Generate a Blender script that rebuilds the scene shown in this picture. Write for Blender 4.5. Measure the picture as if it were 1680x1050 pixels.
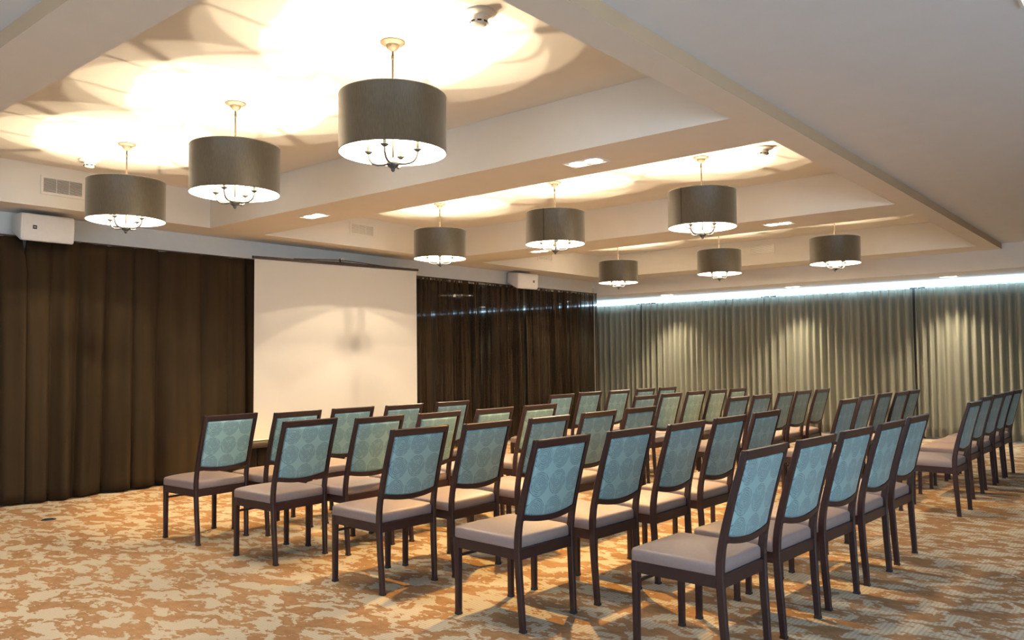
import bpy, bmesh, math, random
from mathutils import Vector, Matrix
R = math.radians
PI = math.pi
random.seed(7)
for o in list(bpy.data.objects):
    bpy.data.objects.remove(o)
scn = bpy.context.scene
COL = scn.collection

# ------------------------------------------------------------------ camera
YAW, PITCH, ROLL = 0.6946, 0.0479, -0.0091
cam_d = bpy.data.cameras.new('camera')
cam_d.sensor_fit = 'HORIZONTAL'
cam_d.sensor_width = 36.0
cam_d.lens = 36.0 * 1316.52 / 1680.0
cam_d.clip_start = 0.05
cam_d.clip_end = 200
cam = bpy.data.objects.new('camera', cam_d)
COL.objects.link(cam)
fw = Vector((-math.sin(YAW) * math.cos(PITCH), math.cos(YAW) * math.cos(PITCH), math.sin(PITCH)))
rt = Vector((math.cos(YAW), math.sin(YAW), 0))
up = rt.cross(fw)
r2 = math.cos(ROLL) * rt + math.sin(ROLL) * up
u2 = -math.sin(ROLL) * rt + math.cos(ROLL) * up
m = Matrix((r2, u2, -fw)).transposed().to_4x4()
m.translation = Vector((8.345, 0.605, 1.29))
cam.matrix_world = m
scn.camera = cam

# ------------------------------------------------------------------ exposure, world
vs = scn.view_settings
vs.view_transform = 'Standard'
vs.look = 'None'
vs.gamma = 1.0
vs.use_curve_mapping = False
vs.exposure = -0.18
w = bpy.data.worlds.new('world')
scn.world = w
w.use_nodes = True
bgn = w.node_tree.nodes['Background']
bgn.inputs[0].default_value = (0.62, 0.83, 1.0, 1)
bgn.inputs[1].default_value = 1.6

BULB_W = 72.0
LAMP_COL = (1.0, 0.80, 0.54)
DL_COL = (1.0, 0.54, 0.11)


def area(name, loc, rot, sx, sy, power, col):
    d = bpy.data.lights.new(name, 'AREA')
    d.shape = 'RECTANGLE'
    d.size = sx
    d.size_y = sy
    d.energy = power
    d.color = col
    o = bpy.data.objects.new(name, d)
    o.location = loc
    o.rotation_euler = rot
    COL.objects.link(o)
    return o


# added cool fill lamps behind the viewer, set before made-up windows out of view
area('cool_fill_right', (12.30, 1.2, 1.45), (0, R(90), 0), 1.9, 6.4, 270, (0.60, 0.79, 1.0))
area('cool_fill_near', (7.8, -3.80, 1.45), (R(90), 0, 0), 6.0, 1.9, 190, (0.62, 0.80, 1.0))


# ------------------------------------------------------------------ materials
def nt(name):
    mt = bpy.data.materials.new(name)
    mt.use_nodes = True
    t = mt.node_tree
    return mt, t, t.nodes['Principled BSDF']


def N(t, kind, **kw):
    n = t.nodes.new(kind)
    for k, v in kw.items():
        setattr(n, k, v)
    return n


def mth(t, op, a, b=None, c=None):
    n = N(t, 'ShaderNodeMath', operation=op)
    for i, x in enumerate((a, b, c)):
        if x is None:
            continue
        if isinstance(x, (int, float)):
            n.inputs[i].default_value = x
        else:
            t.links.new(x, n.inputs[i])
    return n.outputs[0]


def ramp(t, fac, stops, interp='LINEAR'):
    n = N(t, 'ShaderNodeValToRGB')
    n.color_ramp.interpolation = interp
    e = n.color_ramp.elements
    while len(e) < len(stops):
        e.new(0.5)
    for el, (p, c) in zip(e, stops):
        el.position = p
        el.color = (*c, 1) if len(c) == 3 else c
    t.links.new(fac, n.inputs[0])
    return n.outputs[0]


def noise(t, vec, scale, detail=2, rough=0.5, dist=0.0):
    n = N(t, 'ShaderNodeTexNoise')
    n.inputs['Scale'].default_value = scale
    n.inputs['Detail'].default_value = detail
    n.inputs['Roughness'].default_value = rough
    n.inputs['Distortion'].default_value = dist
    if vec is not None:
        t.links.new(vec, n.inputs['Vector'])
    return n.outputs[0]


def bump(t, b, h, strength=0.3, dist=0.01):
    n = N(t, 'ShaderNodeBump')
    n.inputs['Strength'].default_value = strength
    n.inputs['Distance'].default_value = dist
    t.links.new(h, n.inputs['Height'])
    t.links.new(n.outputs[0], b.inputs['Normal'])


def simple(name, col, rough=0.6, metal=0.0, spec=0.5, var=0.06, scale=30, bmp=0.0):
    mt, t, b = nt(name)
    tc = N(t, 'ShaderNodeTexCoord')
    f = noise(t, tc.outputs['Object'], scale, 3)
    lo = tuple(c * (1 - var) for c in col)
    hi = tuple(min(1, c * (1 + var)) for c in col)
    c = ramp(t, f, [(0.3, lo), (0.7, hi)])
    t.links.new(c, b.inputs['Base Color'])
    b.inputs['Roughness'].default_value = rough
    b.inputs['Metallic'].default_value = metal
    b.inputs['Specular IOR Level'].default_value = spec
    if bmp:
        bump(t, b, f, bmp, 0.004)
    return mt


def emis(name, col, s):
    mt, t, b = nt(name)
    b.inputs['Base Color'].default_value = (*col, 1)
    b.inputs['Emission Color'].default_value = (*col, 1)
    b.inputs['Emission Strength'].default_value = s
    return mt


M = {}
M['paint'] = simple('ceiling_paint', (0.76, 0.72, 0.66), 0.85, var=0.015, scale=6, bmp=0.05)
M['daylit_paint'] = simple('daylit_ceiling_paint', (0.72, 0.745, 0.79), 0.85, var=0.015, scale=6, bmp=0.05)  # ceiling paint tinted bluer: cool daylight put into the plain ceiling's colour
M['step_shade'] = simple('shaded_step_paint', (0.50, 0.355, 0.22), 0.85, var=0.015, scale=6)  # beam paint browned and darkened: shade on the step faces put into colour
M['led'] = emis('led_strip_glow', (0.50, 0.76, 1.0), 20)
M['wall'] = simple('wall_paint', (0.82, 0.78, 0.72), 0.85, var=0.02, scale=8, bmp=0.05)
M['white'] = simple('white_plastic', (0.78, 0.76, 0.73), 0.5, var=0.02)
M['dark_slot'] = simple('dark_slot', (0.03, 0.028, 0.025), 0.8)
M['black'] = simple('black_metal', (0.035, 0.024, 0.018), 0.45)
M['nickel'] = simple('brushed_nickel', (0.62, 0.56, 0.48), 0.32, metal=1.0)
M['pewter'] = simple('dark_pewter', (0.05, 0.055, 0.055), 0.4, metal=0.5)
M['arm'] = simple('antique_nickel', (0.013, 0.014, 0.018), 0.6)
M['canopy'] = simple('antique_brass', (0.085, 0.062, 0.036), 0.55, metal=0.2)
M['sleeve'] = simple('ivory_sleeve', (0.085, 0.10, 0.07), 0.5)
M['frame'] = simple('dark_brown_frame', (0.028, 0.012, 0.0125), 0.34, var=0.12, scale=60)
M['glide'] = simple('black_glide', (0.02, 0.02, 0.02), 0.6)
M['seat'] = simple('taupe_vinyl', (0.265, 0.205, 0.195), 0.48, var=0.05, scale=80, bmp=0.03)
M['screen'] = simple('screen_fabric', (0.60, 0.575, 0.53), 0.9, var=0.01, scale=4)
M['speaker'] = simple('speaker_white', (0.72, 0.69, 0.66), 0.55, var=0.02)
def bulb_mat():
    mt, t, b = nt('clear_candle_bulb')
    t.nodes.remove(b)
    tr = N(t, 'ShaderNodeBsdfTransparent')
    em = N(t, 'ShaderNodeEmission')
    em.inputs[0].default_value = (1.0, 0.9, 0.78, 1)
    em.inputs[1].default_value = 12
    ad = N(t, 'ShaderNodeAddShader')
    t.links.new(tr.outputs[0], ad.inputs[0])
    t.links.new(em.outputs[0], ad.inputs[1])
    t.links.new(ad.outputs[0], t.nodes['Material Output'].inputs[0])
    return mt


M['bulb'] = bulb_mat()
M['dl_glow'] = emis('downlight_glow', (1.0, 0.86, 0.68), 14)
M['cool_glow'] = emis('downlight_warm_white', (1.0, 0.9, 0.72), 14)
M['mullion'] = simple('dark_mullion', (0.05, 0.05, 0.05), 0.5)
M['liner'] = simple('shade_liner', (0.62, 0.61, 0.61), 0.7, var=0.01)
M['plate'] = simple('steel_plate', (0.5, 0.48, 0.45), 0.3, metal=1.0)


def shade_mat():
    mt, t, b = nt('bronze_shade_fabric')
    tc = N(t, 'ShaderNodeTexCoord')
    sep = N(t, 'ShaderNodeSeparateXYZ')
    t.links.new(tc.outputs['Object'], sep.inputs[0])
    mp = N(t, 'ShaderNodeMapping')
    mp.inputs['Scale'].default_value = (60, 60, 9)
    t.links.new(tc.outputs['Object'], mp.inputs[0])
    f = noise(t, mp.outputs[0], 3, 4)
    c = ramp(t, f, [(0.3, (0.050, 0.040, 0.025)), (0.7, (0.078, 0.064, 0.041))])
    # stitched seam: a narrow dark strip where the fabric closes
    ang = mth(t, 'ARCTAN2', sep.outputs[1], sep.outputs[0])
    s = mth(t, 'LESS_THAN', mth(t, 'ABSOLUTE', mth(t, 'SUBTRACT', ang, 0.0)), 0.025)
    mx = N(t, 'ShaderNodeMix', data_type='RGBA')
    t.links.new(s, mx.inputs[0])
    t.links.new(c, mx.inputs[6])
    mx.inputs[7].default_value = (0.02, 0.013, 0.008, 1)
    t.links.new(mx.outputs[2], b.inputs['Base Color'])
    b.inputs['Roughness'].default_value = 0.42
    b.inputs['Sheen Weight'].default_value = 0.2
    return mt


M['shade'] = shade_mat()


def pad_mat():
    mt, t, b = nt('teal_ring_fabric')
    tc = N(t, 'ShaderNodeTexCoord')
    sep = N(t, 'ShaderNodeSeparateXYZ')
    t.links.new(tc.outputs['Object'], sep.inputs[0])
    s = 0.128
    wob = noise(t, tc.outputs['Object'], 22, 2)
    wob2 = mth(t, 'MULTIPLY', mth(t, 'SUBTRACT', wob, 0.5), 0.014)
    fy = mth(t, 'SUBTRACT', mth(t, 'FRACT', mth(t, 'DIVIDE', mth(t, 'ADD', sep.outputs[1], 5 * s + s * 0.5), s)), 0.5)
    fz = mth(t, 'SUBTRACT', mth(t, 'FRACT', mth(t, 'DIVIDE', mth(t, 'ADD', sep.outputs[2], -0.69 + 9 * s + s * 0.5), s)), 0.5)
    d = mth(t, 'MULTIPLY', mth(t, 'SQRT', mth(t, 'ADD', mth(t, 'MULTIPLY', fy, fy), mth(t, 'MULTIPLY', fz, fz))), s)
    d2 = mth(t, 'ADD', d, wob2)
    inside = mth(t, 'LESS_THAN', d2, 0.061)
    ring = mth(t, 'SINE', mth(t, 'MULTIPLY', d2, 2 * PI / 0.0092))
    ln = mth(t, 'MULTIPLY', mth(t, 'GREATER_THAN', ring, 0.45), inside)
    brk = noise(t, tc.outputs['Object'], 45, 1)
    ln = mth(t, 'MULTIPLY', ln, mth(t, 'GREATER_THAN', brk, 0.42))
    mx = N(t, 'ShaderNodeMix', data_type='RGBA')
    t.links.new(inside, mx.inputs[0])
    mx.inputs[6].default_value = (0.245, 0.400, 0.410, 1)
    mx.inputs[7].default_value = (0.210, 0.352, 0.372, 1)
    mx2 = N(t, 'ShaderNodeMix', data_type='RGBA')
    t.links.new(ln, mx2.inputs[0])
    t.links.new(mx.outputs[2], mx2.inputs[6])
    mx2.inputs[7].default_value = (0.115, 0.185, 0.220, 1)
    t.links.new(mx2.outputs[2], b.inputs['Base Color'])
    b.inputs['Roughness'].default_value = 0.42
    b.inputs['Specular IOR Level'].default_value = 0.5
    b.inputs['Sheen Weight'].default_value = 0.25
    b.inputs['Sheen Roughness'].default_value = 0.35
    bump(t, b, mth(t, 'SUBTRACT', 1.0, ln), 0.25, 0.002)
    return mt


M['pad'] = pad_mat()


def carpet_mat():
    mt, t, b = nt('patterned_carpet')
    tc = N(t, 'ShaderNodeTexCoord')
    mp = N(t, 'ShaderNodeMapping')
    mp.inputs['Scale'].default_value = (0.74, 1.25, 1)
    mp.inputs['Rotation'].default_value = (0, 0, R(-40))
    t.links.new(tc.outputs['Object'], mp.inputs[0])
    a = noise(t, mp.outputs[0], 6.8, 5, 0.60, 0.45)
    c2 = noise(t, mp.outputs[0], 20.0, 3.0, 0.6, 0.2)
    f = mth(t, 'ADD', mth(t, 'MULTIPLY', a, 0.72), mth(t, 'MULTIPLY', c2, 0.28))
    mask = ramp(t, f, [(0.488, (0, 0, 0)), (0.502, (1, 1, 1))])
    sep = N(t, 'ShaderNodeSeparateXYZ')
    t.links.new(tc.outputs['Object'], sep.inputs[0])
    rib = mth(t, 'SINE', mth(t, 'ADD', mth(t, 'MULTIPLY', sep.outputs[0], 2 * PI / 0.021),
                             mth(t, 'MULTIPLY', noise(t, tc.outputs['Object'], 3, 2), 4.0)))
    rib01 = mth(t, 'ADD', mth(t, 'MULTIPLY', rib, 0.5), 0.5)
    fine = noise(t, tc.outputs['Object'], 160, 2)
    big = noise(t, tc.outputs['Object'], 1.1, 2)
    cream = ramp(t, rib01, [(0.1, (0.42, 0.375, 0.295)), (0.75, (0.51, 0.465, 0.38))])
    brown = ramp(t, mth(t, 'ADD', mth(t, 'MULTIPLY', c2, 0.6), mth(t, 'MULTIPLY', big, 0.4)),
                 [(0.35, (0.245, 0.140, 0.072)), (0.65, (0.37, 0.225, 0.122))])
    mx = N(t, 'ShaderNodeMix', data_type='RGBA')
    t.links.new(mask, mx.inputs[0])
    t.links.new(cream, mx.inputs[6])
    t.links.new(brown, mx.inputs[7])
    mx2 = N(t, 'ShaderNodeMix', data_type='RGBA', blend_type='MULTIPLY')
    mx2.inputs[0].default_value = 0.35
    t.links.new(mx.outputs[2], mx2.inputs[6])
    t.links.new(ramp(t, fine, [(0.3, (0.6, 0.6, 0.6)), (0.7, (1.2, 1.2, 1.2))]), mx2.inputs[7])
    t.links.new(mx2.outputs[2], b.inputs['Base Color'])
    b.inputs['Roughness'].default_value = 0.95
    b.inputs['Specular IOR Level'].default_value = 0.1
    bump(t, b, fine, 0.4, 0.004)
    return mt


M['carpet'] = carpet_mat()


def drape_mat(name, c0, c1, rough, trans=0.0, sheen=0.3, transl=0.0):
    mt, t, b = nt(name)
    tc = N(t, 'ShaderNodeTexCoord')
    mp = N(t, 'ShaderNodeMapping')
    mp.inputs['Scale'].default_value = (1, 1, 0.05)
    t.links.new(tc.outputs['Object'], mp.inputs[0])
    f = noise(t, mp.outputs[0], 9, 3)
    t.links.new(ramp(t, f, [(0.3, c0), (0.7, c1)]), b.inputs['Base Color'])
    b.inputs['Roughness'].default_value = rough
    b.inputs['Specular IOR Level'].default_value = 0.2
    b.inputs['Sheen Weight'].default_value = sheen
    out = t.nodes['Material Output']
    last = b.outputs[0]
    if trans:
        tr = N(t, 'ShaderNodeBsdfTransparent')
        ms = N(t, 'ShaderNodeMixShader')
        mpy = N(t, 'ShaderNodeMapping')
        mpy.inputs['Scale'].default_value = (0, 1, 0.01)
        t.links.new(tc.outputs['Object'], mpy.inputs[0])
        t.links.new(ramp(t, noise(t, mpy.outputs[0], 26, 2), [(0.47, (0.06, 0.06, 0.06)), (0.60, (trans, trans, trans))]), ms.inputs[0])
        t.links.new(last, ms.inputs[1])
        t.links.new(tr.outputs[0], ms.inputs[2])
        last = ms.outputs[0]
    if transl:
        tl = N(t, 'ShaderNodeBsdfTranslucent')
        tl.inputs[0].default_value = (*c1, 1)
        ms = N(t, 'ShaderNodeMixShader')
        ms.inputs[0].default_value = transl
        t.links.new(last, ms.inputs[1])
        t.links.new(tl.outputs[0], ms.inputs[2])
        last = ms.outputs[0]
    t.links.new(last, out.inputs[0])
    return mt


M['drape'] = drape_mat('brown_drape', (0.015, 0.0085, 0.0028), (0.027, 0.0155, 0.0055), 0.85, sheen=0.0)
M['sheer'] = drape_mat('brown_sheer_drape', (0.015, 0.0085, 0.0028), (0.027, 0.0155, 0.0055), 0.85, trans=0.52, sheen=0.0)
M['grey'] = drape_mat('grey_curtain', (0.205, 0.20, 0.155), (0.27, 0.265, 0.21), 0.8, sheen=0.2, transl=0.06)


def glass_mat():
    mt, t, b = nt('dark_glass')
    b.inputs['Base Color'].default_value = (0.01, 0.01, 0.012, 1)
    b.inputs['Roughness'].default_value = 0.03
    b.inputs['Metallic'].default_value = 0.0
    b.inputs['Specular IOR Level'].default_value = 1.0
    b.inputs['IOR'].default_value = 2.2
    return mt


M['glass_dark'] = glass_mat()


def clear_mat():
    mt, t, b = nt('clear_glass')
    t.nodes.remove(b)
    tr = N(t, 'ShaderNodeBsdfTransparent')
    gl = N(t, 'ShaderNodeBsdfGlossy')
    gl.inputs['Roughness'].default_value = 0.02
    ms = N(t, 'ShaderNodeMixShader')
    ms.inputs[0].default_value = 0.06
    t.links.new(tr.outputs[0], ms.inputs[1])
    t.links.new(gl.outputs[0], ms.inputs[2])
    t.links.new(ms.outputs[0], t.nodes['Material Output'].inputs[0])
    return mt


M['glass'] = clear_mat()


# ------------------------------------------------------------------ mesh helpers
def build(name, bm, mat, parent=None, smooth=False, loc=None, kind=None):
    me = bpy.data.meshes.new(name)
    bmesh.ops.recalc_face_normals(bm, faces=bm.faces)
    bm.to_mesh(me)
    bm.free()
    me.materials.append(mat)
    if smooth:
        for p in me.polygons:
            p.use_smooth = True
    o = bpy.data.objects.new(name, me)
    COL.objects.link(o)
    if parent is not None:
        o.parent = parent
    if loc is not None:
        o.location = loc
    if kind:
        o['kind'] = kind
    return o


def autosmooth(o, ang=35):
    me = o.data
    bm = bmesh.new()
    bm.from_mesh(me)
    for e in bm.edges:
        e.smooth = not (len(e.link_faces) == 2 and e.calc_face_angle(0) > R(ang))
    for f in bm.faces:
        f.smooth = True
    bm.to_mesh(me)
    bm.free()
    return o


def box(bm, x0, x1, y0, y1, z0, z1):
    vs_ = [bm.verts.new((x, y, z)) for x in (x0, x1) for y in (y0, y1) for z in (z0, z1)]
    for f in ((0, 1, 3, 2), (4, 6, 7, 5), (0, 4, 5, 1), (2, 3, 7, 6), (0, 2, 6, 4), (1, 5, 7, 3)):
        bm.faces.new([vs_[i] for i in f])
    return vs_


def bevel_all(bm, off, seg=2):
    bmesh.ops.bevel(bm, geom=[e for e in bm.edges], offset=off, segments=seg, affect='EDGES', profile=0.5)


def bxo(name, dims, mat, parent=None, bev=0.0, kind=None):
    bm = bmesh.new()
    box(bm, *dims)
    if bev:
        bevel_all(bm, bev)
    return build(name, bm, mat, parent, kind=kind)


def quad(bm, *pts):
    return bm.faces.new([bm.verts.new(p) for p in pts])


def loft(bm, rings, cap0=True, cap1=True, closed=True):
    vr = [[bm.verts.new(p) for p in r] for r in rings]
    n = len(vr[0])
    for a, b_ in zip(vr[:-1], vr[1:]):
        for i in range(n if closed else n - 1):
            j = (i + 1) % n
            bm.faces.new((a[i], a[j], b_[j], b_[i]))
    if cap0:
        bm.faces.new(vr[0][::-1])
    if cap1:
        bm.faces.new(vr[-1])
    return vr


def lathe(bm, prof, n=32, cx=0, cy=0, cap=True):
    rings = [[(cx + r * math.cos(2 * PI * i / n), cy + r * math.sin(2 * PI * i / n), z) for i in range(n)] for r, z in prof]
    loft(bm, rings, cap, cap)


def tube(bm, pts, r, n=8):
    P = [Vector(p) for p in pts]
    rings = []
    prev = None
    for i, p in enumerate(P):
        d = (P[min(i + 1, len(P) - 1)] - P[max(i - 1, 0)]).normalized()
        if prev is None:
            a = d.cross(Vector((0, 0, 1)))
            if a.length < 0.1:
                a = d.cross(Vector((0, 1, 0)))
            a.normalize()
        else:
            a = (prev - d * prev.dot(d)).normalized()
        prev = a
        b_ = d.cross(a)
        rr = r[i] if isinstance(r, (list, tuple)) else r
        rings.append([tuple(p + (a * math.cos(2 * PI * k / n) + b_ * math.sin(2 * PI * k / n)) * rr) for k in range(n)])
    loft(bm, rings)


def rrect(hx, hy, r, n=6):
    r = max(0.0005, min(r, hx - 1e-4, hy - 1e-4))
    pts = []
    for cx, cy, a0 in ((hx - r, hy - r, 0), (-hx + r, hy - r, 90), (-hx + r, -hy + r, 180), (hx - r, -hy + r, 270)):
        for k in range(n + 1):
            a = R(a0 + 90 * k / n)
            pts.append((cx + r * math.cos(a), cy + r * math.sin(a)))
    return pts


def empty(name, loc, rz, label, cat, group=None):
    o = bpy.data.objects.new(name, None)
    o.empty_display_size = 0.1
    COL.objects.link(o)
    o.location = loc
    o.rotation_euler = (0, 0, rz)
    tag(o, label, cat, group)
    return o


def tag(o, label, cat, group=None):
    o['label'] = label
    o['category'] = cat
    if group:
        o['group'] = group
    return o


def copy_tree(o, parent=None):
    c = o.copy()
    COL.objects.link(c)
    c.parent = parent
    for ch in list(o.children):
        copy_tree(ch, c)
    return c


# ------------------------------------------------------------------ room shell
ZB, ZG, ZC = 2.693, 2.770, 3.070
X0, X1, XO = 0.536, 6.350, 6.549
YN = 1.852
COFF = [(2.183, 5.025), (5.673, 8.588), (9.303, 12.440)]
YB = 13.016
XR, YF = 12.4, -3.9
YW = 14.50
XL = -1.35

bm = bmesh.new()
box(bm, XL - 0.2, XR + 0.2, YF - 0.2, YW + 0.3, -0.15, 0)
build('floor', bm, M['carpet'], kind='structure')

bm = bmesh.new()
# lowered grid of beams with three coffers
ys = [YN, COFF[0][0], COFF[0][1], COFF[1][0], COFF[1][1], COFF[2][0], COFF[2][1], YB]
quad(bm, (0, YN, ZB), (X0, YN, ZB), (X0, YB, ZB), (0, YB, ZB))
quad(bm, (X1, YN, ZB), (XO, YN, ZB), (XO, YB, ZB), (X1, YB, ZB))
for a, b_ in ((ys[0], ys[1]), (ys[2], ys[3]), (ys[4], ys[5]), (ys[6], ys[7])):
    quad(bm, (X0, a, ZB), (X1, a, ZB), (X1, b_, ZB), (X0, b_, ZB))
for a, b_ in COFF:
    quad(bm, (X0, a, ZC), (X1, a, ZC), (X1, b_, ZC), (X0, b_, ZC))
    quad(bm, (X0, a, ZB), (X0, b_, ZB), (X0, b_, ZC), (X0, a, ZC))
    quad(bm, (X1, a, ZB), (X1, b_, ZB), (X1, b_, ZC), (X1, a, ZC))
    quad(bm, (X0, a, ZB), (X1, a, ZB), (X1, a, ZC), (X0, a, ZC))
    quad(bm, (X0, b_, ZB), (X1, b_, ZB), (X1, b_, ZC), (X0, b_, ZC))
build('ceiling', bm, M['paint'], kind='structure')
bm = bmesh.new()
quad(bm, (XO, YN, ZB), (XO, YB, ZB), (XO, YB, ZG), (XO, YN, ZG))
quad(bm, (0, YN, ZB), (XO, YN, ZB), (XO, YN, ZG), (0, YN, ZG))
build('beam_step', bm, M['step_shade'], kind='structure')  # step faces of the beams, split off to carry the painted shade
bm = bmesh.new()
quad(bm, (XO, YF, ZG), (XR, YF, ZG), (XR, YB, ZG), (XO, YB, ZG))
quad(bm, (0, YF, ZG), (XO, YF, ZG), (XO, YN, ZG), (0, YN, ZG))
build('ceiling_plain', bm, M['daylit_paint'], kind='structure')

# bulkhead and soffit above the window curtains
bm = bmesh.new()
ZS = 2.43
quad(bm, (0, YB, ZS), (XR, YB, ZS), (XR, YB, ZG), (0, YB, ZG))
quad(bm, (XL, YB, ZS), (XR, YB, ZS), (XR, YW + .02, ZS), (XL, YW + .02, ZS))
build('trim_1', bm, M['paint'], kind='structure')

bxo('wall_left', (-0.12, 0, YF, YB, 0, ZG), M['wall'], kind='structure')
bm = bmesh.new()
box(bm, XL - 0.1, XL, YB - 0.1, YW + 0.1, 0, ZS)
box(bm, XL, -0.121, YB - 0.1, YB, 0, ZS)
build('wall_recess', bm, M['wall'], kind='structure')
# right wall behind the viewer, its opening made up for the cool fill lamp
bm = bmesh.new()
box(bm, XR, XR + .15, YF, -2.1, 0, ZG)
box(bm, XR, XR + .15, 4.5, YW + .1, 0, ZG)
box(bm, XR, XR + .15, -2.1, 4.5, 0, 0.45)
box(bm, XR, XR + .15, -2.1, 4.5, 2.45, ZG)
build('wall_right', bm, M['wall'], kind='structure')
bm = bmesh.new()
box(bm, 0, 4.7, YF - .15, YF, 0, ZG)
box(bm, 10.9, XR, YF - .15, YF, 0, ZG)
box(bm, 4.7, 10.9, YF - .15, YF, 0, 0.45)
box(bm, 4.7, 10.9, YF - .15, YF, 2.45, ZG)
build('wall_near', bm, M['wall'], kind='structure')
bxo('window_1', (XR + .10, XR + .13, -2.1, 4.5, 0.45, 2.45), M['glass'], kind='structure')  # unseen pane added to go with the right fill lamp
bxo('window_2', (4.7, 10.9, YF - .13, YF - .10, 0.45, 2.45), M['glass'], kind='structure')  # unseen pane added to go with the near fill lamp

# back wall: glazing between dark mullions, daylight outside
bm = bmesh.new()
box(bm, XL, XR, YW, YW + .12, 0, 0.08)
box(bm, XL, XR, YW, YW + .12, 2.415, ZS + .1)
box(bm, 9.6, XR, YW, YW + .12, 0.08, 2.415)
build('wall_back', bm, M['wall'], kind='structure')
mull = [XL, 0.33, 2.78, 5.19, 7.55, 9.6]
for i, (a, b_) in enumerate(zip(mull[:-1], mull[1:])):
    wdw = bxo('window_%d' % (i + 3), (a + .06, b_ - .06, YW + .05, YW + .062, 0.08, 2.415), M['glass'], kind='structure')
    bm = bmesh.new()
    box(bm, b_ - .06, b_ + .06, YW, YW + .1, 0.08, 2.415)
    box(bm, a + .06, b_ - .06, YW + .02, YW + .08, 0.08, 0.14)
    build('window_frame', bm, M['mullion'], wdw)
    bxo('window_post', (b_ - (.19 if b_ < 1 else .10), b_ + .07, 14.275, 14.38, 0, ZS), M['mullion'], wdw)

# dark glass partition behind the right-hand brown drapes
bxo('window_8', (0.001, 0.012, 8.35, 12.98, 0.05, 2.44), M['glass_dark'], kind='structure')
bxo('baseboard_left', (0.0005, 0.018, YF + .02, 8.3, 0, 0.10), M['black'], kind='structure')


# ------------------------------------------------------------------ curtains
def smooth1(seed):
    rnd = random.Random(seed)
    v = [rnd.uniform(-1, 1) for _ in range(600)]

    def f(x):
        x = x + 300
        i = int(math.floor(x))
        t_ = x - i
        t_ = t_ * t_ * (3 - 2 * t_)
        return v[i % 600] * (1 - t_) + v[(i + 1) % 600] * t_
    return f


def curtain(name, mat, axis, a, b_, base, z0, z1, wl, amp, seed, step, rows, top_amp=0.35, irregular=0.5, edge=None, crevice=False,
            ztop_wave=0.0, flare=0.0):
    n1, n2, n3, n4 = (smooth1(seed + k) for k in range(4))
    bm_ = bmesh.new()
    n = int((b_ - a) / step)
    grid = []
    for r in range(rows + 1):
        tz = r / rows
        row = []
        for i in range(n + 1):
            s = a + (b_ - a) * i / n
            ph = 2 * PI * s / wl + irregular * 3.0 * n1(s / wl * 0.45) + (1 - tz) * 0.9 * irregular * n2(s / wl * 0.3 + 7)
            sh = math.sin(ph)
            sh = math.copysign(abs(sh) ** 0.75, sh)
            if crevice:
                sh = 2.0 * abs(math.sin(ph * .5)) ** 0.55 - 1.3 + .35 * math.sin(ph * 1.5 + 4 * n3(s * 1.3))
            k = (top_amp + (1 - top_amp) * min(1.0, (1 - tz) * 2.2)) if tz > 0.55 else 1.0
            am = amp * k * (1 + irregular * 0.5 * n3(s / wl * 0.5))
            off = sh * am + irregular * amp * 0.5 * n4(s / wl * 1.7) * k + flare * (1 - tz) ** 2
            z = z0 + (z1 - z0) * tz
            if r == rows:
                z += ztop_wave * n4(s / wl * 3)
            if r == 0:
                z += 0.008 * (1 + n4(s * 2.1))
            ss = s
            if edge:
                ss = edge(s, z, i / n)
            if axis == 'Y':
                row.append(bm_.verts.new((base + off, ss, z)))
            else:
                row.append(bm_.verts.new((ss, base + off, z)))
        grid.append(row)
    for r in range(rows):
        for i in range(n):
            bm_.faces.new((grid[r][i], grid[r][i + 1], grid[r + 1][i + 1], grid[r + 1][i]))
    o = build(name, bm_, mat, smooth=True)
    if mat.name.find('sheer') < 0:
        md = o.modifiers.new('thickness', 'SOLIDIFY')
        md.thickness = 0.003
    return o


def gap_left(s, z, t_):
    # edge of the panel pulls open near the top
    if t_ > 0.9:
        return s - 0.042 * max(0, (z - 2.18) / 0.25) * (t_ - 0.9) * 10
    return s


def gap_right(s, z, t_):
    if t_ < 0.1:
        return s + 0.028 * max(0, (z - 2.18) / 0.25) * (0.1 - t_) * 10
    return s


ZD = 2.45
drapes = [
    (0.70, 3.412, gap_left, M['drape'], 'brown floor-length drape at the far left edge below the wall speaker'),
    (3.388, 5.80, gap_right, M['drape'], 'wide brown drape between the left wall speaker and the projection screen'),
    (5.83, 8.20, None, M['drape'], 'brown drape hanging hidden behind the projection screen'),
    (8.22, 10.72, None, M['sheer'], 'brown drape directly right of the projection screen'),
    (10.74, 12.83, None, M['sheer'], 'brown drape in the corner beside the grey curtains'),
]
for i, (a, b_, e, mt, lb) in enumerate(drapes):
    o = curtain('floor_length_drape', mt, 'Y', a, b_, 0.165, 0.012, ZD, 0.30, (0.04 if i == 2 else 0.068), 40 + 9 * i, 0.010, 22, crevice=True,
                top_amp=0.40, irregular=1.3, edge=e, ztop_wave=0.006, flare=0.02)
    tag(o, lb, 'curtain', 'brown drapes along the screen wall')
rod = empty('drape_rail', (0.165, 6.76, ZD + .005), 0, 'thin black rail carrying the brown drapes along the screen wall', 'curtain rail')
bm = bmesh.new()
tube(bm, [(0, -6.06, 0), (0, 6.09, 0)], 0.008)
build('rail', bm, M['black'], rod, True)
bm = bmesh.new()
for y in (-6.06, 0.0, 5.95):
    tube(bm, [(0, y, 0), (-0.163, y, 0.02)], 0.006)
build('bracket', bm, M['black'], rod, True)
bm = bmesh.new()
tube(bm, [(0, 5.95, 0), (0, 5.95, 0.085), (0, 5.965, 0.095), (0, 5.985, 0.09), (0, 5.99, 0.0)], 0.006)
build('end_hook', bm, M['nickel'], rod, True)

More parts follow.
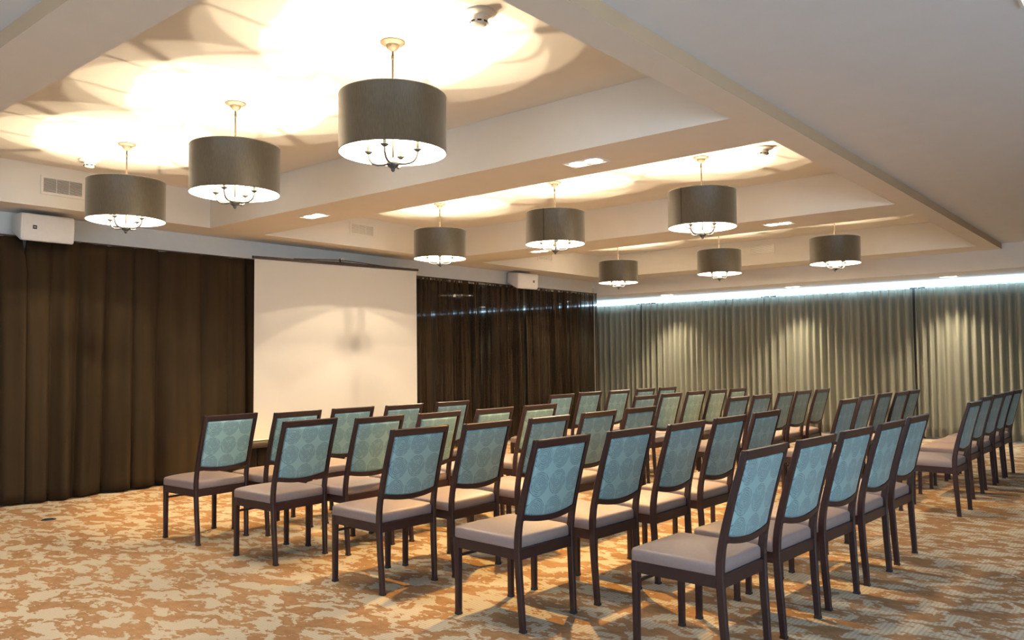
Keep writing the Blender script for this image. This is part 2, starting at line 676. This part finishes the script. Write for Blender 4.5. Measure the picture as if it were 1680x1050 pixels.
greys = [(-1.30, 0.275, 'short grey pleated curtain panel beside the brown drape in the corner'),
         (0.335, 2.775, 'grey pleated curtain panel left of centre on the back windows'),
         (2.785, 5.150, 'grey pleated curtain panel right of centre on the back windows'),
         (5.195, 7.50, 'grey pleated curtain panel at the right edge of the photo'),
         (7.54, 9.70, 'grey pleated curtain panel beyond the right edge of the photo')]
for i, (a, b_, lb) in enumerate(greys):
    o = curtain('pleated_curtain', M['grey'], 'X', a, b_, 14.20, 0.02, 2.318, 0.118, 0.055, 200 + 11 * i, 0.0095, 14,
                top_amp=0.75, irregular=0.42)
    tag(o, lb, 'curtain', 'grey curtains along the back windows')
tr = empty('curtain_track', (4.2, 14.20, ZS), 0, 'white curtain track under the soffit above the grey curtains', 'curtain track')
bxo('track_rail', (-5.5, 5.5, -.03, .03, -.045, 0), M['white'], tr)
bm = bmesh.new()
x = -1.26
while x < 9.6:
    bm2 = None
    box(bm, x - 4.2 - .004, x - 4.2 + .004, -.003, .003, -.111, -.036)
    x += 0.118
bxo('led_strip', (-5.5, 5.4, -.056, -.046, -.092, -.058), M['led'], tr)
hk = build('glider', bm, M['white'], tr)
hk['kind'] = 'stuff'


# ------------------------------------------------------------------ projection screen
sc = empty('tripod_projection_screen', (0.33, 6.93, 0), 0,
           'pull-up projection screen with cream surface standing before the brown drapes', 'projection screen')
bm = bmesh.new()
for dx in (0, .002):
    pass
v = []
for (y, z) in ((-1.245, 0.40), (1.265, 0.40), (1.255, 2.495), (-1.245, 2.445)):
    v.append((y, z))
f1 = [(-.001, y, z) for y, z in v]
f2 = [(.001, y, z) for y, z in v]
loft(bm, [f1, f2])
build('screen_surface', bm, M['screen'], sc)
bm = bmesh.new()
loft(bm, [[(-.012, y, z0), (.014, y, z0), (.014, y, z0 + h), (-.012, y, z0 + h)] for y, z0, h in
          ((-1.27, 2.446, .030), (-.75, 2.456, .032), (0, 2.472, .040), (.75, 2.487, .032), (1.285, 2.498, .030))])
build('top_bar', bm, M['black'], sc)
bm = bmesh.new()
tube(bm, [(0, -.72, 2.49), (0, -.05, 2.532), (0, 0, 2.535), (0, .05, 2.535), (0, .72, 2.515)], 0.006)
build('hanger_arm', bm, M['black'], sc, True)
bm = bmesh.new()
tube(bm, [(0, 0, 2.515), (0, -.03, 2.545), (0, 0, 2.575), (0, .03, 2.545), (0, 0.0, 2.53)], 0.006)
tube(bm, [(-.03, 0, 2.56), (.01, 0, 2.57)], .009)
build('hook', bm, M['nickel'], sc, True)
bm = bmesh.new()
rings = []
for y in (-1.30, -1.295, 1.295, 1.30):
    k = 0.8 if abs(y) > 1.297 else 1
    rings.append([(-.015 + .038 * k * math.cos(a), y, .352 + .045 * k * math.sin(a)) for a in [2 * PI * q / 16 for q in range(16)]])
loft(bm, rings)
build('roller_housing', bm, M['black'], sc, True)
for y in (-1.31, 1.302):
    bxo('end_cap', (-.06, .03, y, y + .008, .30, .405), M['white'], sc)
bxo('bottom_slat', (-.004, .006, -1.25, 1.265, .395, .408), M['white'], sc)
bm = bmesh.new()
tube(bm, [(-.05, 0, .30), (-.05, 0, 2.56)], .012)
build('pole', bm, M['black'], sc, True)
for k in range(3):
    a = 2 * PI * k / 3 + PI / 6 * 0
    ca, sa = math.cos(a), math.sin(a)
    rr = .17 if k == 1 or k == 2 else .42
    bm = bmesh.new()
    tube(bm, [(-.05, 0, .40), (-.05 + .25 * ca * (0.4 if ca < 0 else 1), .42 * sa, .02), (-.05 + .27 * ca * (0.4 if ca < 0 else 1), .45 * sa, .01)], .010)
    build('leg', bm, M['black'], sc, True)


# ------------------------------------------------------------------ wall speakers
def speaker(loc, rz, tilt, label, logo_y):
    root = empty('wall_speaker', loc, rz, label, 'speaker', 'white speakers on the screen wall')
    hw, hh = 0.232, 0.125
    bm_ = bmesh.new()
    # trapezoid cabinet: wide front, narrower back
    prof = [(-.255, .215, -.035, .115), (-.235, .226, -.048, .124), (-.02, hw, -hh, hh), (0.0, hw - .006, -hh + .006, hh - .006)]
    rings_ = []
    for x_, w_, zl, zh in prof:
        rings_.append([(x_, p[0], (zl + zh) / 2 + p[1]) for p in rrect(w_, (zh - zl) / 2, .018, 3)])
    loft(bm_, rings_)
    cab = build('cabinet', bm_, M['speaker'], root)
    autosmooth(cab)
    cab.rotation_euler = (0, tilt, 0)
    bm_ = bmesh.new()
    box(bm_, 0.000, .004, -hw + .02, hw - .012, -hh + .014, hh - .014)
    bevel_all(bm_, .0018, 1)
    build('grille', bm_, M['speaker'], cab)
    lg = bxo('logo_badge', (.004, .0065, logo_y - .017, logo_y + .017, -.015, .019), M['dark_slot'], cab)
    bm_ = bmesh.new()
    # a stylised light emblem inside the badge
    for yy in (-.007, .0, .007):
        box(bm_, .0066, .0072, logo_y + yy - .002, logo_y + yy + .002, -.003, .007)
    build('emblem', bm_, M['speaker'], lg if False else cab)
    bm_ = bmesh.new()
    tube(bm_, [(-.03, .16, .0), (-.0, .16, .0)], .004)
    bm_.free()
    bm_ = bmesh.new()
    box(bm_, -.30, -.22, -.04, .04, -.03, .03)
    box(bm_, -.335, -.295, -.06, .06, -.05, .05)
    build('wall_bracket', bm_, M['black'], root)
    return root


speaker((0.335, 3.53, 2.528), 0, R(4), 'white wall speaker at the far left above the brown drapes', -0.115)
speaker((0.335, 10.63, 2.525), R(-6), R(4), 'white wall speaker above the drapes right of the projection screen', 0.13)


# ------------------------------------------------------------------ air vents
def vent(loc, rz, wd, ht, label, nsl, dark=True, nm=2):
    root = empty('air_vent', loc, rz, label, 'vent', 'air vents in the coffer walls')
    # local: x = out of the wall, y along
    bm_ = bmesh.new()
    fr = 0.022
    box(bm_, 0, .008, -wd / 2 - fr, wd / 2 + fr, ht / 2, ht / 2 + fr)
    box(bm_, 0, .008, -wd / 2 - fr, wd / 2 + fr, -ht / 2 - fr, -ht / 2)
    box(bm_, 0, .008, -wd / 2 - fr, -wd / 2, -ht / 2, ht / 2)
    box(bm_, 0, .008, wd / 2, wd / 2 + fr, -ht / 2, ht / 2)
    build('vent_frame', bm_, M['paint'], root)
    bxo('backing', (.0006, .002, -wd / 2, wd / 2, -ht / 2, ht / 2), M['dark_slot'] if dark else M['plate'], root)
    for k in range(nsl):
        z = -ht / 2 + ht * (k + .5) / nsl
        bm_ = bmesh.new()
        t_ = ht / nsl * .17
        vv = box(bm_, .002, .0065, -wd / 2, wd / 2, z - t_, z + t_)
        for q in vv:
            if q.co.x > .004:
                q.co.z -= .002
        build('slat', bm_, M['white'], root)
    for k in range(nm):
        y = -wd / 2 + wd * (k + 1) / (nm + 1)
        bxo('mullion', (.002, .006, y - .0016, y + .0016, -ht / 2, ht / 2), M['white'], root)
    return root


vent((X0, 3.572, 2.890), 0, 0.330, 0.128, 'white slatted air vent in the near coffer wall above the left lamps', 13)
vent((X0, 7.069, 2.912), 0, 0.345, 0.118, 'white air vent in the middle coffer wall above the screen', 9, False)
vent((X0, 10.820, 2.915), 0, 0.350, 0.095, 'small air vent in the far coffer wall behind the drum pendants', 8, False)
vent((3.474, COFF[2][1], 2.925), R(-90), 0.36, 0.118, 'small air vent on the back coffer wall between two drum pendants', 9, False, 1)


# ------------------------------------------------------------------ twin downlights
def spot(root, loc, power, col, ang, blend=0.35, rad=0.03, tilt=(0, 0, 0)):
    d = bpy.data.lights.new('spot_lamp', 'SPOT')
    d.energy = power
    d.color = col
    d.spot_size = R(ang)
    d.spot_blend = 0.9 if ang > 90 else blend
    d.shadow_soft_size = rad
    o = bpy.data.objects.new('spot_lamp', d)
    o.parent = root
    o.location = loc
    o.rotation_euler = tilt
    COL.objects.link(o)
    return o


def downlight(x, y, z, label, power, col, ang, rz=0, tilt=(0, 0, 0), glow='dl_glow', sc_=1.0):
    root = empty('twin_downlight', (x, y, z), rz, label, 'downlight', 'recessed twin downlights')
    L_, W_ = .155 * sc_, .085 * sc_
    bm_ = bmesh.new()
    t_ = .012
    box(bm_, -L_, L_, W_ - t_, W_, -.006, -.0005)
    box(bm_, -L_, L_, -W_, -W_ + t_, -.006, -.0005)
    box(bm_, -L_, -L_ + t_, -W_ + t_, W_ - t_, -.006, -.0005)
    box(bm_, L_ - t_, L_, -W_ + t_, W_ - t_, -.006, -.0005)
    build('trim_frame', bm_, M['white'], root)
    for sx in (-1, 1):
        bm_ = bmesh.new()
        cx = sx * .068 * sc_
        lathe(bm_, [(.058 * sc_, -.0015), (.062 * sc_, -.004), (.045 * sc_, -.009), (.001, -.010)], 20, cx, 0)
        build('lamp', bm_, M[glow], root, True)
    spot(root, (0, 0, -.03), power, col, ang, tilt=tilt)
    return root


downlight(5.107, 5.335, ZB, 'bright twin downlight in the nearer cross beam, right end', 520, DL_COL, 84)
downlight(1.915, 5.335, ZB, 'bright twin downlight in the nearer cross beam, left end', 380, DL_COL, 84)
downlight(5.110, 8.925, ZB, 'twin downlight in the farther cross beam, right end', 280, DL_COL, 84)
downlight(1.945, 8.885, ZB, 'twin downlight in the farther cross beam behind a pendant, left end', 380, DL_COL, 84)
for x, lb in ((1.14, 'small downlight in the back soffit, leftmost of three'),
              (3.46, 'small downlight in the back soffit, middle of three'),
              (5.76, 'small downlight in the back soffit, rightmost of three')):
    downlight(x, 13.70, ZS, lb, 260, (1.0, 0.84, 0.58), 96, sc_=0.85)
downlight(7.955, 4.44, ZG, 'recessed downlight at the top right corner of the plain ceiling', 15, (1.0, .85, .6), 100, rz=R(90), sc_=0.95, glow='cool_glow')


# ------------------------------------------------------------------ smoke detectors
def detector(x, y, label, dx=0.0):
    root = empty('smoke_detector', (x, y, ZC), 0, label, 'smoke detector', 'smoke detectors in the coffers')
    bm_ = bmesh.new()
    lathe(bm_, [(.085, 0), (.085, -.010), (.078, -.016), (.05, -.022), (.048, -.03)], 32)
    autosmooth(build('base_plate', bm_, M['white'], root))
    bm_ = bmesh.new()
    lathe(bm_, [(.046, -.028), (.046, -.045), (.040, -.062), (.030, -.070), (.005, -.072)], 32)
    hd = autosmooth(build('sensor_head', bm_, M['white'], root))
    bm_ = bmesh.new()
    for k in range(8):
        a = 2 * PI * k / 8
        c_, s_ = math.cos(a), math.sin(a)
        vs2 = box(bm_, .0445, .0475, -.011, .011, -.058, -.050)
        for q in vs2:
            q.co = Vector((q.co.x * c_ - q.co.y * s_, q.co.x * s_ + q.co.y * c_, q.co.z))
    build('slots', bm_, M['dark_slot'], hd)


detector(5.63, 3.62, 'smoke detector in the near coffer beside the largest drum pendant')
detector(1.03, 3.60, 'smoke detector in the near coffer above the air vent')
detector(5.66, 7.20, 'smoke detector in the right corner of the middle coffer')


# ------------------------------------------------------------------ drum chandeliers
def make_chandelier():
    root = empty('drum_chandelier', (0, 0, 0), 0, '-', 'chandelier')
    bm_ = bmesh.new()
    lathe(bm_, [(.070, 0), (.070, -.006), (.060, -.014), (.040, -.020), (.034, -.034), (.022, -.046), (.010, -.052), (.006, -.056)], 32)
    autosmooth(build('canopy', bm_, M['canopy'], root))
    bm_ = bmesh.new()
    tube(bm_, [(0, 0, -.05), (0, 0, -.68)], .0065, 10)
    lathe(bm_, [(.009, -.075), (.009, -.10), (.006, -.103)], 12)
    build('rod', bm_, M['canopy'], root, True)
    zt, zb = 2.757 - 3.07, 2.437 - 3.07
    RS = 0.298
    bm_ = bmesh.new()
    n = 64
    lathe(bm_, [(RS - .003, zt), (RS, zt + .002), (RS + .002, zt - .004), (RS, zt - .010), (RS, zb + .010), (RS + .002, zb + .004), (RS, zb - .002), (RS - .003, zb)], n, cap=False)
    sh = build('lamp_shade', bm_, M['shade'], root, True)
    bm_ = bmesh.new()
    lathe(bm_, [(RS - .003, zt), (RS - .0045, zt - .002), (RS - .0045, zb + .002), (RS - .003, zb)], n, cap=False)
    build('shade_liner', bm_, M['liner'], sh, True)
    # curved spider arms that carry the shade
    for k in range(3):
        a = R(15 + 120 * k)
        bm_ = bmesh.new()
        pts = []
        for q in range(15):
            t_ = q / 14
            r_ = .008 + (RS - .010) * t_
            sw = .30 * math.sin(PI * t_)
            z_ = zt - .006 - .045 * math.sin(PI * t_) * (1 - .3 * t_)
            pts.append((r_ * math.cos(a + sw), r_ * math.sin(a + sw), z_))
        tube(bm_, pts, .0035, 6)
        build('spider_arm', bm_, M['nickel'], root, True)
    bm_ = bmesh.new()
    lathe(bm_, [(.002, -.655), (.014, -.660), (.030, -.672), (.036, -.688), (.032, -.702), (.018, -.714), (.010, -.720), (.012, -.726), (.006, -.734), (.001, -.737)], 24)
    build('hub', bm_, M['pewter'], root, True)
    for k in range(4):
        a = R(30 + 90 * k)
        c_, s_ = math.cos(a), math.sin(a)
        ra = .142
        bm_ = bmesh.new()
        prof = [(.030, -.690), (.060, -.694), (.095, -.692), (.120, -.682), (.136, -.662), (ra, -.640), (ra, -.622)]
        # refine
        pts = []
        for i in range(len(prof) - 1):
            for q in range(3):
                t_ = q / 3
                pts.append((prof[i][0] * (1 - t_) + prof[i + 1][0] * t_, prof[i][1] * (1 - t_) + prof[i + 1][1] * t_))
        pts.append(prof[-1])
        tube(bm_, [(r_ * c_, r_ * s_, z_) for r_, z_ in pts], .0068, 8)
        arm = build('arm', bm_, M['arm'], root, True)
        bm_ = bmesh.new()
        lathe(bm_, [(.004, -.632), (.012, -.628), (.024, -.618), (.0245, -.614), (.010, -.614)], 20, ra * c_, ra * s_)
        build('drip_cup', bm_, M['pewter'], arm, True)
        bm_ = bmesh.new()
        lathe(bm_, [(.0095, -.615), (.0095, -.502), (.004, -.499)], 14, ra * c_, ra * s_)
        build('candle_sleeve', bm_, M['sleeve'], arm, True)
        bm_ = bmesh.new()
        lathe(bm_, [(.004, -.500), (.008, -.494), (.0095, -.485), (.0085, -.476), (.005, -.469), (.001, -.466)], 12, ra * c_, ra * s_)
        build('bulb', bm_, M['bulb'], arm, True)
        d = bpy.data.lights.get('candle_bulb_light') or bpy.data.lights.new('candle_bulb_light', 'POINT')
        d.energy = BULB_W
        d.color = LAMP_COL
        d.shadow_soft_size = 0.005
        if not d.use_nodes:
            # a candle filament stands upright, so it throws more light sideways than up or down
            d.use_nodes = True
            t = d.node_tree
            em = t.nodes['Emission']
            tc = t.nodes.new('ShaderNodeTexCoord')
            sp = t.nodes.new('ShaderNodeSeparateXYZ')
            t.links.new(tc.outputs['Normal'], sp.inputs[0])
            zz = mth(t, 'MULTIPLY', sp.outputs[2], sp.outputs[2])
            t.links.new(mth(t, 'SUBTRACT', 1.05, mth(t, 'MULTIPLY', zz, 0.90)), em.inputs['Strength'])
        lo = bpy.data.objects.new('bulb_light', d)
        lo.parent = arm
        lo.location = (ra * c_, ra * s_, 2.589 - 3.07)
        COL.objects.link(lo)
    return root


ch0 = make_chandelier()
LAMPS = [
    (1.783, 3.582, 0, 'dark drum chandelier in the near coffer, leftmost and nearest the wall speaker'),
    (3.386, 3.593, 0, 'dark drum chandelier in the middle of the near coffer'),
    (5.009, 3.585, 0, 'largest, nearest dark drum chandelier at the top centre'),
    (1.858, 7.112, 15, 'dark drum chandelier hanging just right above the projection screen'),
    (3.525, 7.084, 10, 'dark drum chandelier in the middle of the middle coffer'),
    (5.113, 7.142, 42, 'dark drum chandelier at the right end of the middle coffer'),
    (1.732, 11.108, 47, 'small distant drum chandelier nearest the drape corner'),
    (3.456, 10.985, 40, 'distant drum chandelier left of the back coffer vent'),
    (5.062, 10.866, 25, 'distant drum chandelier farthest right, in the far coffer'),
]
SEAM = [0, 0, 0, 0, 0, 0, 0, 0, 0]
for i, (x, y, rz, lb) in enumerate(LAMPS):
    o = ch0 if i == 0 else copy_tree(ch0)
    o.location = (x, y, ZC)
    o.rotation_euler = (0, 0, R(rz))
    tag(o, lb, 'chandelier', 'drum chandeliers hanging in the coffers')
    # turn each shade so that its stitched seam faces where the photograph shows it
    for c in o.children:
        if c.name.startswith('lamp_shade'):
            vx, vy = 8.345 - x, 0.605 - y
            face = math.atan2(vy, vx)
            off = {4: R(-22), 5: R(-36)}.get(i, R(170))
            c.rotation_euler = (0, 0, face + off - R(rz))


# ------------------------------------------------------------------ banquet chairs
def stile_x(z):
    K = [(0, .230), (.10, .226), (.25, .218), (.38, .212), (.45, .214), (.52, .224), (.62, .247), (.75, .283), (.905, .330)]
    for (z0, x0), (z1, x1) in zip(K[:-1], K[1:]):
        if z <= z1:
            t_ = (z - z0) / (z1 - z0)
            return x0 + (x1 - x0) * t_
    return .33


def sx(z):
    return (stile_x(max(0, z - .03)) + 2 * stile_x(z) + stile_x(min(.905, z + .03))) / 4


HW = .2125


def make_chair():
    root = empty('banquet_chair', (0, 0, 0), 0, '-', 'chair')
    # rear legs continue upward as the stiles of the back
    for s in (-1, 1):
        rings_ = []
        for q in range(25):
            z = .905 * q / 24
            xb = sx(z)                      # rear face
            dp = .036 if z < .45 else .036 - .010 * (z - .45) / .455
            dp = dp - .006 * max(0, (.2 - z) / .2)
            yo = HW - .008 * max(0, (.35 - z) / .35)
            yi = yo - .024
            c = .004
            rings_.append([(xb - c, s * yo, z), (xb, s * (yo - c), z), (xb, s * (yi + c), z), (xb - c, s * yi, z),
                           (xb - dp + c, s * yi, z), (xb - dp, s * (yi + c), z), (xb - dp, s * (yo - c), z), (xb - dp + c, s * yo, z)])
        bm_ = bmesh.new()
        z = .909
        last = rings_[-1]
        cx = sum(p[0] for p in last) / 8
        cy = sum(p[1] for p in last) / 8
        rings_.append([(cx + (p[0] - cx) * .8, cy + (p[1] - cy) * .8, z) for p in last])
        loft(bm_, rings_)
        lg = autosmooth(build('leg', bm_, M['frame'], root), 30)
        bm_ = bmesh.new()
        box(bm_, .230 - .031, .231, min(s * .2045, s * .1795), max(s * .2045, s * .1795), 0, .012)
        build('glide', bm_, M['glide'], lg)
    for s in (-1, 1):
        bm_ = bmesh.new()
        rings_ = []
        for z, k in ((0, .0135), (.30, .0145), (.338, .0155), (.384, .0155)):
            cx, cy = -.2175, s * (HW - .0155 - .001)
            rings_.append([(cx + p[0], cy + p[1], z) for p in rrect(k, k, .003, 2)])
        loft(bm_, rings_)
        lg = autosmooth(build('leg', bm_, M['frame'], root), 30)
        bm_ = bmesh.new()
        box(bm_, -.2175 - .0142, -.2175 + .0142, s * .196 - .0142, s * .196 + .0142, 0, .012)
        build('glide', bm_, M['glide'], lg)
    # seat frame
    bm_ = bmesh.new()
    box(bm_, -.230, .178, -HW + .004, -HW + .022, .336, .386)
    box(bm_, -.230, .178, HW - .022, HW - .004, .336, .386)
    box(bm_, -.232, -.212, -HW + .022, HW - .022, .336, .386)
    box(bm_, .180, .206, -HW + .022, HW - .022, .336, .386)
    box(bm_, -.212, .180, -HW + .022, HW - .022, .374, .384)
    build('seat_frame', bm_, M['frame'], root)
    bm_ = bmesh.new()
    box(bm_, -.222, -.210, -HW + .03, HW - .03, .288, .302)
    build('stretcher', bm_, M['frame'], root)
    # cushion
    bm_ = bmesh.new()
    cx, hx, hy = -.0235, .2145, .2115
    rings_ = []
    for ins, z in ((.004, .386), (.000, .390), (.000, .428), (.0015, .434), (.006, .4395), (.013, .443), (.030, .449), (.06, .457), (.09, .463), (.13, .468), (.17, .4705), (.20, .471)):
        rings_.append([(cx + p[0], p[1], z) for p in rrect(hx - ins, hy - ins, max(.004, .020 - ins * .1), 5)])
    loft(bm_, rings_)
    ct = build('seat', bm_, M['seat'], root)
    autosmooth(ct, 50)
    # padded back
    zb, zt = .545, .872
    hw = HW - .026

    def place(y, w_, z):
        f = 1 - (y / hw) ** 2
        g = max(0, min(1, (zt - z) / (zt - zb)))
        zz = z - .020 * f * g * g
        return (sx(max(.5, min(.905, z))) - .016 + w_ + .010 * f * g, y, zz)
    bm_ = bmesh.new()
    ny, nz = 26, 30
    for side in (-1, 1):
        g = []
        for j in range(nz + 1):
            row = []
            for i in range(ny + 1):
                y = -hw + 2 * hw * i / ny
                z = zb + (zt - zb) * j / nz
                ey = min(1, (hw - abs(y)) / .014)
                ez = min(1, min(z - zb, zt - z) / .016)
                e = max(0.0, min(ey, ez))
                puff = (1 - (1 - e) ** 2.4) * .014 + .004 * math.cos(PI * .5 * y / hw) * math.cos(PI * (z - (zb + zt) / 2) / (zt - zb))
                row.append(bm_.verts.new(place(y, side * (.001 + puff), z)))
            g.append(row)
        for j in range(nz):
            for i in range(ny):
                bm_.faces.new((g[j][i], g[j][i + 1], g[j + 1][i + 1], g[j + 1][i]))
    bmesh.ops.remove_doubles(bm_, verts=bm_.verts, dist=.0024)
    build('backrest', bm_, M['pad'], root, True)
    # rails above and below the pad
    bm_ = bmesh.new()
    rings_ = []
    for i in range(13):
        y = -HW + .012 + (2 * HW - .024) * i / 12
        x0_, x1_ = sx(.89) - .030, sx(.905) + .001
        z0_, z1_ = .868, .907
        rings_.append([(x0_, y, z0_), (x1_ - .012, y, z0_), (x1_, y, z1_ - .004), (x1_ - .004, y, z1_), (x0_ + .010, y, z1_), (x0_ + .006, y, z1_ - .004)])
    loft(bm_, rings_)
    build('top_rail', bm_, M['frame'], root)
    bm_ = bmesh.new()
    rings_ = []
    for i in range(21):
        y = -HW + .014 + (2 * HW - .028) * i / 20
        f = max(0, 1 - (y / hw) ** 2)
        zc = .536 - .020 * f
        xx = sx(.54) - .016 + .010 * f
        rings_.append([(xx - .012, y, zc - .013), (xx + .014, y, zc - .013), (xx + .016, y, zc + .013), (xx - .010, y, zc + .013)])
    loft(bm_, rings_)
    build('lower_rail', bm_, M['frame'], root)
    return root


# (row counted from the screen, seat counted from the left; 11-15 = rows of the far block)
CHAIRS = [(1, 0, 3.111, 3.756, 0.031), (1, 1, 3.24, 4.232, 0.025), (1, 2, 3.216, 4.776, 0.008), (1, 3, 3.259, 5.291, 0.01), (1, 4, 3.269, 5.873, -0.002), (2, 0, 4.024, 3.773, 0.019), (2, 1, 4.178, 4.224, 0.001), (2, 2, 4.215, 4.759, 0.001), (2, 3, 4.263, 5.313, 0.0), (2, 4, 4.273, 5.876, -0.008), (3, 0, 5.054, 3.761, -0.039), (3, 1, 5.112, 4.271, -0.011), (3, 2, 5.146, 4.846, -0.007), (3, 3, 5.155, 5.42, -0.01), (3, 4, 5.163, 5.984, -0.021), (4, 0, 6.04, 3.767, -0.046), (4, 1, 6.078, 4.338, -0.045), (4, 2, 6.124, 4.883, -0.016), (4, 3, 6.133, 5.453, -0.029), (4, 4, 6.134, 6.041, -0.025), (5, 0, 6.994, 3.917, -0.033), (5, 1, 7.026, 4.446, -0.056), (5, 2, 7.048, 4.987, -0.057), (5, 3, 7.066, 5.564, -0.042), (5, 4, 7.072, 6.147, -0.028), (11, 0, 3.313, 7.484, -0.002), (11, 1, 3.246, 8.117, -0.005), (11, 2, 3.281, 8.662, -0.013), (11, 3, 3.296, 9.241, 0.0), (11, 4, 3.318, 9.749, -0.006), (12, 0, 4.212, 7.676, 0.0), (12, 1, 4.192, 8.249, -0.006), (12, 2, 4.173, 8.849, -0.009), (12, 3, 4.218, 9.309, 0.001), (12, 4, 4.244, 9.798, -0.013), (13, 0, 5.117, 7.863, -0.015), (13, 1, 5.134, 8.379, -0.021), (13, 2, 5.135, 9.002, -0.001), (13, 3, 5.141, 9.499, -0.015), (13, 4, 5.171, 10.014, -0.007), (14, 0, 6.099, 7.949, -0.02), (14, 1, 6.054, 8.639, -0.0), (14, 2, 6.057, 9.225, -0.009), (14, 3, 6.103, 9.665, -0.012), (14, 4, 6.109, 10.142, -0.009), (15, 0, 7.059, 8.015, -0.023), (15, 1, 6.988, 8.972, -0.022), (15, 2, 6.989, 9.569, -0.044), (15, 3, 6.994, 10.127, -0.01), (15, 4, 7.005, 10.615, -0.034)]
ROWN = {1: 'row nearest the screen', 2: 'second row from the screen', 3: 'middle row',
        4: 'fourth row from the screen', 5: 'row farthest from the screen'}
SEATN = ['leftmost', 'second from left', 'middle', 'fourth from left', 'rightmost']
ch = make_chair()
for i, (row, k, x, y, th) in enumerate(CHAIRS):
    o = ch if i == 0 else copy_tree(ch)
    # given point is the centre of the top rail; the base centre lies .33 forward of it
    o.location = (x - .33 * math.cos(th), y - .33 * math.sin(th), 0)
    o.rotation_euler = (0, 0, th)
    blk = 'near block' if row < 10 else 'far block'
    rr_ = ROWN[row % 10]
    if row == 5 and k == 0:
        lb = 'largest nearest chair, leftmost in the near block row farthest from the screen'
    else:
        lb = 'teal-backed chair, %s in the %s %s' % (SEATN[k], blk, rr_)
    tag(o, lb, 'chair', 'teal banquet chairs of the %s, %s' % (blk, rr_))

# small metal floor outlet lid in the open carpet
fo = empty('floor_outlet', (1.147, 3.277, 0), 0, 'small round metal floor outlet lid on the carpet near the drapes', 'floor outlet')
bm = bmesh.new()
lathe(bm, [(.055, 0.0), (.055, .004), (.050, .007), (.005, .007)], 28)
autosmooth(build('rim', bm, M['plate'], fo))
bm = bmesh.new()
lathe(bm, [(.036, .0065), (.036, .010), (.004, .010)], 24)
autosmooth(build('lid', bm, M['pewter'], fo))
